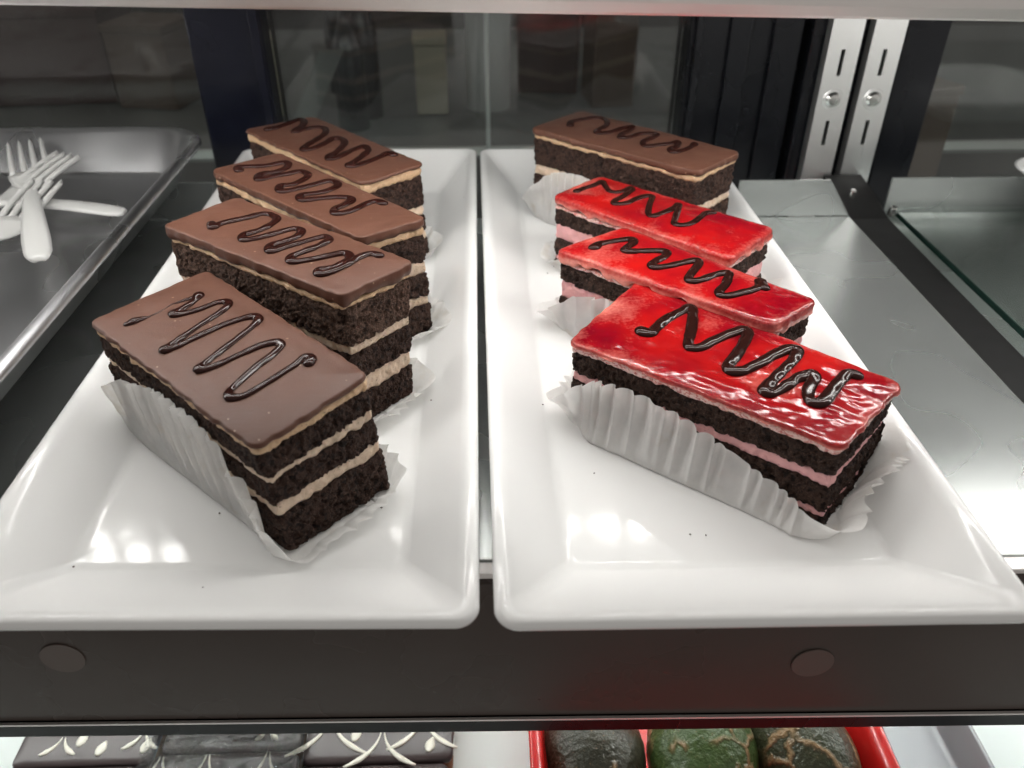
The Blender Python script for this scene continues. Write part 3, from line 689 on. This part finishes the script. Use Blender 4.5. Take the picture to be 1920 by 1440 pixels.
        for _ in range(12): zsm[1:-1] = .25*zsm[:-2]+.5*zsm[1:-1]+.25*zsm[2:]
        rg = []; NS = 16
        ends = [(0, -1, .12), (0, -.92, .40), (0, -.7, .72), (0, -.4, .92)]; ends2 = [(m_-1, .4, .92), (m_-1, .7, .72), (m_-1, .92, .40), (m_-1, 1, .12)]
        seq = [(k_, o_, f_) for k_, o_, f_ in ends]+[(k_, 0, 1.) for k_ in range(m_)]+[(k_, o_, f_) for k_, o_, f_ in ends2]
        for k_, o_, f_ in seq:
            r_ = rad[k_]*f_; c = q[k_]+tan[k_]*rad[k_]*o_
            zt2 = zsm[k_]+rad[k_]*.10
            a = np.linspace(0, 2*math.pi, NS, endpoint=False)
            rg.append(np.column_stack([c[0]+nr[k_, 0]*np.cos(a)*r_, c[1]+nr[k_, 1]*np.cos(a)*r_, zt2+np.sin(a)*r_*.54]))
        v, f = loft([s.map(x, False) for x in rg])
        o = mesh(name, v, f, M['chocolate syrup'], root, loc=base)
        if remesh:
            md = o.modifiers.new('blend', 'REMESH'); md.mode = 'VOXEL'; md.voxel_size = .00030; md.use_smooth_shade = True
            sm = o.modifiers.new('soften', 'SMOOTH'); sm.factor = .5; sm.iterations = 9
        return o
    rope(ZIG[key][3:] if key == 'C1' else ZIG[key], {'C1': .0019, 'C2': .0023, 'C3': .0024, 'C4': .0025, 'R4': .0023, 'R3': .0021, 'R2': .0025, 'R1': .0029}[key], 'syrup_zigzag', False, swell=.6 if key == 'C1' else .25)
    if key == 'C1': rope(ZIG['C1b']+[(.148, .64), (.16, .73)], .001, 'syrup_drop', False, [.0013, .0021, .0014, .0004, .00025, .0004, .0006, .0009, .0013])
    return s
SLICES = {k: build_slice(k, i) for i, k in enumerate(('C1', 'C2', 'C3', 'C4', 'R4', 'R3', 'R2', 'R1'))}

# ================================================================== BAKING PAPERS
# corner order along the edge: 0 left..1 near (front long side) ..2 right (end) ..3 back ..4 left; knots: (pos, height mm, flare mm, gap mm)
FAN = [(0, 12, 7, 1.5), (.06, 24, 4, 1.2), (.18, 31, 1.5, 1), (.35, 34, .6, 1), (.55, 31, .6, 1), (.72, 23, 1, 1), (.86, 13, 2, 1.5), (.96, 5, 4, 2)]
END = [(1.0, 4, 5, 3), (1.15, 8, 7, 2), (1.4, 6, 9, 1.5), (1.7, 8, 8, 1.5), (2.0, 9, 8, 2)]
BACK = [(2.2, 14, 3, 1.5), (2.5, 24, 1, 1), (2.8, 16, 2, 1.5), (3.0, 7, 6, 2), (3.5, 8, 5, 1.5), (3.9, 9, 7, 1.5), (4, 12, 7, 1.5)]
KN = {
 'C1': [(0, 17, 3, .8), (.04, 25, 3, .8), (.15, 32, 2, .8), (.30, 36, 1, .8), (.45, 40, .6, .8), (.60, 41, .6, .8), (.75, 37, .6, .8), (.87, 27, 1, 1.2), (.935, 20, 1.8, 2.6), (.98, 15, 3, 5), (1.0, 10, 4, 6.5), (1.05, 4, 5, 5), (1.2, 4, 7, 2), (1.5, 5, 8, 1.5), (1.75, 7, 8, 1.5), (2.0, 9, 7, 2)]+BACK[:-1]+[(4, 17, 3, .8)],
 'R1': [(0, 7, 11, 1.8), (.05, 21, 6, 1.6), (.14, 26, 3, 1.4), (.28, 27, 1.8, 1.4), (.42, 26, 1.4, 1.4), (.58, 22, 1.4, 1.4), (.72, 17, 1.4, 1.4), (.86, 13, 1.8, 1.8), (.93, 11, 2.5, 3.2), (.98, 9, 3, 6), (1.0, 7, 4, 8), (1.06, 9, 7, 5), (1.25, 13, 9, 1.5), (1.5, 17, 9, 1.5), (1.75, 15, 9, 1.5), (2.0, 12, 7, 2)]+BACK[:-1]+[(4, 9, 9, 1.5)],
 'R2': [(0, 6, 10, 1.5), (.06, 15, 8, 1.2), (.14, 22, 4, 1), (.3, 25, 1.5, 1), (.6, 22, 1, 1), (.85, 10, 1.5, 1)]+END+BACK[:-1]+[(4, 6, 10, 1.5)],
 'R3': [(0, 5, 9, 1.5), (.08, 9, 8, 1.2), (.3, 16, 1.5, 1), (.6, 18, 1, 1), (.85, 10, 1.5, 1)]+END+BACK[:-1]+[(4, 5, 9, 1.5)],
 'R4': [(0, 11, 8, 1.5), (.06, 22, 5, 1.2), (.16, 31, 2, 1), (.32, 34, .8, 1), (.55, 30, .6, 1), (.75, 18, 1, 1), (.9, 10, 2, 1.5)]+END+BACK[:-1]+[(4, 11, 8, 1.5)],
}
PLB = {'C1': 'pleated white baking paper fanned up the front side of the front chocolate slice', 'C2': 'white baking paper under the second chocolate slice from the front',
       'C3': 'white baking paper under the third chocolate slice from the front', 'C4': 'white baking paper under the rearmost slice of the left platter',
       'R4': 'greyish baking paper standing before the far chocolate slice', 'R3': 'baking paper under the rearmost red slice',
       'R2': 'stained baking paper under the middle red slice', 'R1': 'large pleated baking paper fanned up along the front red slice'}
LEAN = {'C1': .0012, 'R1': .0078, 'R2': .004, 'R3': .003, 'R4': .003}
def liner(key):
    s = SLICES[key]; kn = np.array(KN.get(key, FAN+END+BACK)); L, W = s.L, s.W
    rr = .005; P, Nn = perim(L, W, rr, .00055); n = len(P)
    # side position of every perimeter point
    x, y = P[:, 0]/(L/2), P[:, 1]/(W/2)
    pos = np.empty(n)
    ex, ey = L/2-np.abs(P[:, 0]), W/2-np.abs(P[:, 1])
    onlong = ey < ex
    pos = np.where(onlong & (y < 0), (x+1)/2, np.where(~onlong & (x > 0), 1+(y+1)/2, np.where(onlong & (y > 0), 2+(1-x)/2, 3+(1-y)/2)))
    h, fl, gp = (np.interp(pos, kn[:, 0], kn[:, c])*.001 for c in (1, 2, 3))
    for a_ in (h, fl, gp):
        for _ in range(3): a_[:] = (np.roll(a_, 1)+2*a_+np.roll(a_, -1))/4
    arc = np.concatenate([[0], np.cumsum(np.linalg.norm(np.diff(P, axis=0), axis=1))])
    ph = arc/.0064+fbm(np.column_stack([P/.020, np.full(n, s.seed)]), 3)*1.7
    fr_ = np.abs(2*(ph-np.floor(ph))-1); amp_ = np.clip(.95+.7*vnoise(np.column_stack([P/.009, np.full(n, s.seed+4)])), .15, 1.5)
    ple = ((1-fr_)**1.7*1.5-.45)*amp_                            # sharp outward creases between soft gutters
    h = h*(1+.035*np.abs(np.sin(math.pi*ph))+.02*vnoise(np.column_stack([P/.006, np.full(n, s.seed)])))
    lean = LEAN.get(key, .0024)*sst(.02, .16, pos)*(1-sst(.93, 1.0, pos))
    for _ in range(3): lean[:] = (np.roll(lean, 1)+2*lean+np.roll(lean, -1))/4
    Z0 = -.0006; rings = []
    for ins in (.014, .006): rings.append(np.column_stack([P-Nn*np.minimum(ins, W/2-.003)[..., None] if np.ndim(ins) else P-Nn*ins, np.full(n, Z0)]))
    m = 18
    for j in range(m+1):
        t = j/m
        w3 = np.column_stack([P/.011, h*t/.011+s.seed])
        wr = fbm(w3, 3)*.0011*(.25+t)*np.clip(fl/.003, .45, 2.2)
        o = gp*min(1, t*6+.35)+lean*(1-t)**1.2+fl*t**1.5+ple*.0029*t**.65*(.35+.65*np.clip(h/.022, 0, 1))+wr
        o = np.maximum(o, .0010)
        z = Z0+h*t
        rings.append(np.column_stack([P+Nn*o[:, None], z]))
    vs = [s.map(r_, False) for r_ in rings]
    for q in vs: q[:, 2] = np.maximum(q[:, 2], plate_z(q[:, 0], q[:, 1], s.pl)+.0003)
    v, f = loft(vs, True, False)
    c = s.map(np.array([[0, 0, 0.]]))[0]
    o = mesh('baking_paper', v, f, M['baking paper'], loc=c); o.location = tuple(c)
    tag(o, PLB[key], 'baking paper', 'white baking papers under the slices')
for k in SL: liner(k)

# ================================================================== LOWER SHELF
plain('white laminate', (.74, .79, .77), .35); plain('red bowl plastic', (.62, .016, .014), .25, Coat_Weight=.4)
plain('fudge glaze', (.050, .034, .034), .36); plain('white icing', (.80, .76, .66), .45); plain('brownie crumb', (.23, .105, .045), .8)
def mk_film():
    n = N('cling film'); co = n.coord(); b = n.noise(co, 70, 5, .6)
    tr = n.n('ShaderNodeBsdfTransparent', i={'Color': (.97, .97, .97)}); nb = n.bump(b, 1.0, .012)
    gl = n.n('ShaderNodeBsdfGlossy', i={'Color': (1, 1, 1), 'Roughness': .12, 'Normal': nb})
    a = n.n('ShaderNodeMixShader', i={0: n.math('MULTIPLY', n.n('ShaderNodeFresnel', i={'IOR': 1.5, 'Normal': nb}).outputs[0], 1.6, True)})
    n.t.links.new(tr.outputs[0], a.inputs[1]); n.t.links.new(gl.outputs[0], a.inputs[2]); M['cling film'] = n.end(a)
mk_film()
def mk_avo(name, a, b_, scar):
    n = N(name); co = n.coord(); g = n.noise(co, 60, 4, .6); f = n.noise(co, 420, 3)
    v = n.n('ShaderNodeTexVoronoi', feature='DISTANCE_TO_EDGE', i={'Vector': n.n('ShaderNodeVectorMath', operation='ADD', i={0: co, 1: n.n('ShaderNodeVectorMath', operation='SCALE', i={0: n.noise(co, 90, 3, .6, 1), 'Scale': .012}).outputs[0]}).outputs[0], 'Scale': 38.0})
    ln = n.math('MULTIPLY', n.ramp(v.outputs[0], [(.02, 1.), (.075, 0.)]), n.ramp(n.noise(co, 34, 2), [(.5-scar, 0.), (.58-scar, 1.)]))
    dots = n.ramp(n.noise(co, 700, 1), [(.68, 0.), (.76, 1.)])
    col = n.mix(g, a, b_); col = n.mix(n.math('MAXIMUM', ln, n.math('MULTIPLY', dots, .4)), col, (.30, .19, .095))
    M[name] = n.end(n.pbsdf(Base_Color=col, Roughness=.34, Normal=n.bump(n.math('ADD', n.math('ADD', f, n.math('MULTIPLY', g, 1.5)), n.math('MULTIPLY', ln, 1.2)), .6, .0016)))
mk_avo('dark avocado skin', (.016, .016, .010), (.065, .060, .038), -.10)
mk_avo('green avocado skin', (.018, .042, .010), (.095, .145, .040), .10)
mk_avo('mottled avocado skin', (.017, .018, .010), (.060, .066, .030), .07)
LZ = -.2060
ls = empty('lower_shelf', (0, .4, LZ)); tag(ls, 'white lower shelf beneath the front rail with brownies and a red bowl', 'shelf')
b = MB(); b.box(-.75, .75, .06, .62, LZ-.012, LZ); part(b, 'board', M['white laminate'], ls, bevel=.001)
b = MB(); b.box(-.62, .62, .322, .338, -.0400, -.0360); part(b, 'lamp_strip', M['satin aluminium'], ls)
b = MB()
for i in range(62):
    x = -.61+i*.02; b.box(x-.0025, x+.0025, .3275, .3325, -.0412, -.0402)
q = part(b, 'diode', M['lower diode light'], ls); q['kind'] = 'stuff'
def brownie(x0, x1, y0, y1, zt, seed, label, cusps, drops):
    cx, cy = (x0+x1)/2, (y0+y1)/2; t = empty('brownie', (cx, cy, LZ+.0005)); tag(t, label, 'brownie', 'brownies with feathered white icing')
    P, Nn = perim(x1-x0, y1-y0, .004, .0016); n = len(P); rg = []
    off = np.array([cx, cy])
    for k, z in enumerate(np.linspace(LZ+.0005, zt-.0035, 9)):
        q = P+Nn*(fbm(np.column_stack([P/.005, np.full(n, seed+z*300)]), 3)*.0012)[:, None]; rg.append(ring3(q+off, z))
    v, f = loft(rg); mesh('crumb', v, f, M['brownie crumb'], t, loc=t.location)
    rg = []
    for ins, dz in ((-.0008, -.0045), (-.0011, -.003), (-.0008, -.0009), (.0000, -.0002), (.003, 0), (.012, 0), (.022, 0)):
        q = P*np.array([1-2*ins/(x1-x0), 1-2*ins/(y1-y0)])
        rg.append(np.column_stack([q+off, zt+dz+fbm(np.column_stack([q/.015, np.full(n, seed)]), 2)*.0004]))
    v, f = loft(rg); mesh('glaze', v, f, M['fudge glaze'], t, loc=t.location)
    def stroke(pts, rad, nm='icing_stroke'):
        pts = np.array(pts); m = 16; tt = np.linspace(0, 1, m)
        c = ((1-tt)**2)[:, None]*pts[0]+(2*tt*(1-tt))[:, None]*pts[1]+(tt**2)[:, None]*pts[2]
        tn = np.gradient(c, axis=0); tn /= np.linalg.norm(tn, axis=1, keepdims=True)+1e-9; nr = np.column_stack([-tn[:, 1], tn[:, 0]])
        r_ = np.interp(tt, np.linspace(0, 1, len(rad)), rad); a = np.linspace(0, 2*math.pi, 8, endpoint=False)
        rg = [np.column_stack([c[k, 0]+nr[k, 0]*np.cos(a)*r_[k], c[k, 1]+nr[k, 1]*np.cos(a)*r_[k], zt+.0003+np.sin(a)*min(.0007, r_[k]*.5)]) for k in range(m)]
        v, f = loft(rg); mesh(nm, v, f, M['white icing'], t, loc=t.location)
    for (ux, uy, s_) in cusps:
        px, py = x0+ux*(x1-x0), y0+uy*(y1-y0)
        stroke([(px-.0008, py), (px-.002, py-.011*s_), (px-.015*s_, py-.016*s_)], [.0002, .0006, .0011, .0016, .0006])
        stroke([(px+.0008, py), (px+.002, py-.011*s_), (px+.015*s_, py-.016*s_)], [.0002, .0006, .0011, .0016, .0006])
    for (ux, uy) in drops:
        px, py = x0+ux*(x1-x0), y0+uy*(y1-y0); stroke([(px+.001, py+.004), (px, py+.001), (px-.0012, py-.004)], [.0004, .0016, .0026, .0026, .0012], 'icing_drop')
BZ = -.1850
brownie(-.2480, -.1800, .160, .2300, BZ, 1, 'fudge brownie at the lower left, front one of its pair', [(.32, .99, 1.2), (.62, .99, 1.1), (.95, .99, 1.1)], [(.9, .84), (.15, .7)])
brownie(-.2440, -.1760, .2330, .300, BZ-.001, 2, 'fudge brownie at the lower left, behind the front one', [(.30, .22, .6), (.9, .25, .6)], [(.62, .12), (.95, .13), (.45, .2)])
brownie(-.1730, -.1010, .160, .2345, BZ+.001, 3, 'film wrapped fudge brownie, front one of the middle pair', [(.06, 1.0, 1.2), (.38, 1.0, 1.3), (.80, 1.0, 1.2)], [])
brownie(-.1700, -.1010, .2370, .305, BZ, 4, 'film wrapped fudge brownie, rear one of the middle pair', [(.75, .17, .4)], [])
brownie(-.0985, -.0250, .155, .2270, BZ-.001, 5, 'fudge brownie right of the middle pair, front one', [(.4, .8, 1)], [(.7, .9)])
brownie(-.0970, -.0230, .2290, .3000, BZ+.001, 6, 'fudge brownie beside the red bowl, rear one of its pair', [(.15, .36, 1.4), (.52, .22, 1.2), (.80, .34, 1.2)], [(.34, .20), (.86, .10), (.6, .6)])
g = np.linspace(0, 1, 50); X, Y = np.meshgrid(-.178+.082*g, .17+.14*g)
pf = np.column_stack([X.ravel(), Y.ravel(), np.zeros(2500)])
pf[:, 2] = BZ+.0036+np.abs(fbm(pf/.012+4, 3))*.004
f = [(i*50+j, i*50+j+1, (i+1)*50+j+1, (i+1)*50+j) for i in range(49) for j in range(49)]
o = mesh('cling_film', pf, f, M['cling film'], loc=(-.137, .24, BZ)); o.location = (-.137, .24, BZ); tag(o, 'crinkled clear film over the middle brownies', 'cling film')
# red bowl with three avocados
cx, cy = .1000, .2150
spec = [(.058, .066, .03, LZ+.0006), (.066, .075, .034, LZ+.004), (.080, .098, .044, LZ+.050), (.0835, .102, .046, LZ+.0535), (.0845, .103, .047, LZ+.0555), (.0832, .1015, .046, LZ+.0568), (.0790, .0975, .043, LZ+.0560), (.0775, .0955, .042, LZ+.050), (.064, .073, .034, LZ+.006), (.058, .066, .03, LZ+.0035)]
v, f = loft(dish_rings(cx, cy, spec, 14, 4)); o = mesh('red_bowl', v, f, M['red bowl plastic'], loc=(cx, cy, LZ)); o.location = (cx, cy, LZ); tag(o, 'red plastic bowl of avocados on the lower shelf', 'bowl')
def avocado(x, y, z, r, elong, tilt, mat, seed, label):
    t = empty('avocado', (x, y, z)); tag(t, label, 'avocado', 'avocados in the red bowl')
    nu, nv = 64, 40; rg = []
    for j in range(1, nv):
        a = math.pi*j/nv; q = np.column_stack([np.cos(np.linspace(0, 2*math.pi, nu, endpoint=False)), np.sin(np.linspace(0, 2*math.pi, nu, endpoint=False))])*math.sin(a)*(1-.16*(1-math.cos(a))*.6)
        rg.append(np.column_stack([q, np.full(nu, math.cos(a)*elong*-1)]))
    rg = [p*r*(1+.030*fbm(p*2.2+seed, 2)+.012*fbm(p*11+seed, 2))[:, None] for p in rg]
    v, f = loft(rg); m_ = Matrix.Rotation(R(tilt[1]), 3, 'Z') @ Matrix.Rotation(R(tilt[0]), 3, 'X')
    v = v @ np.array(m_).T; mesh('skin', v, f, M[mat], t)
    b = MB(); b.cyl((0, 0, r*elong*.93), (0, 0, 1), r*.10, r*.10, 14, r*.07); o = b.build('stem_stub', M['brownie crumb'], t, smooth=False); o.rotation_euler = m_.to_euler()
avocado(.0470, .2180, -.1690, .0280, 1.20, (75, 10), 'dark avocado skin', 2, 'dark brown avocado at the left in the red bowl')
avocado(.0990, .2140, -.1660, .0290, 1.18, (80, -8), 'green avocado skin', 5, 'green avocado with tan cracks, middle one in the red bowl')
avocado(.1480, .2160, -.1680, .0275, 1.25, (70, 15), 'mottled avocado skin', 8, 'dark mottled avocado at the right in the red bowl')
# small steel trough right of the bowl
spec = [(.016, .11, .006, LZ+.0006), (.021, .115, .008, LZ+.002), (.024, .118, .010, LZ+.024), (.0256, .1196, .011, LZ+.0250), (.0250, .119, .0105, LZ+.0258), (.0232, .117, .010, LZ+.0250), (.0200, .114, .008, LZ+.0035), (.016, .11, .006, LZ+.0026)]
plain('dull steel', (.22, .22, .23), .45, .9)
v, f = loft(dish_rings(.2215, .225, spec)); o = mesh('steel_trough', v, f, M['dull steel'], loc=(.2215, .225, LZ)); o.location = (.2215, .225, LZ); tag(o, 'narrow grey steel tray right of the red bowl', 'tray')

# a few crumbs fallen on the platters
rr_ = np.random.RandomState(5); mb = MB()
for k in range(26):
    key = 'L' if k % 2 else 'R'
    x = rr_.uniform(-.135, -.02) if key == 'L' else rr_.uniform(.01, .125); y = rr_.uniform(.165, .42); r = rr_.uniform(.0002, .00055)
    z = float(plate_z(np.array([x]), np.array([y]), key)[0])+r*.5
    mb.add([(x+r*a*rr_.uniform(.7, 1.3), y+r*b_*rr_.uniform(.7, 1.3), z+r*c*rr_.uniform(.6, 1.1)) for a, b_, c in ((1,0,0),(-1,0,0),(0,1,0),(0,-1,0),(0,0,1),(0,0,-1))],
           [(0,2,4),(2,1,4),(1,3,4),(3,0,4),(2,0,5),(1,2,5),(3,1,5),(0,3,5)])
o = mb.build('cake_crumbs', M['dark sponge']); tag(o, 'tiny dark cake crumbs scattered on both platters', 'crumbs', kind='stuff')
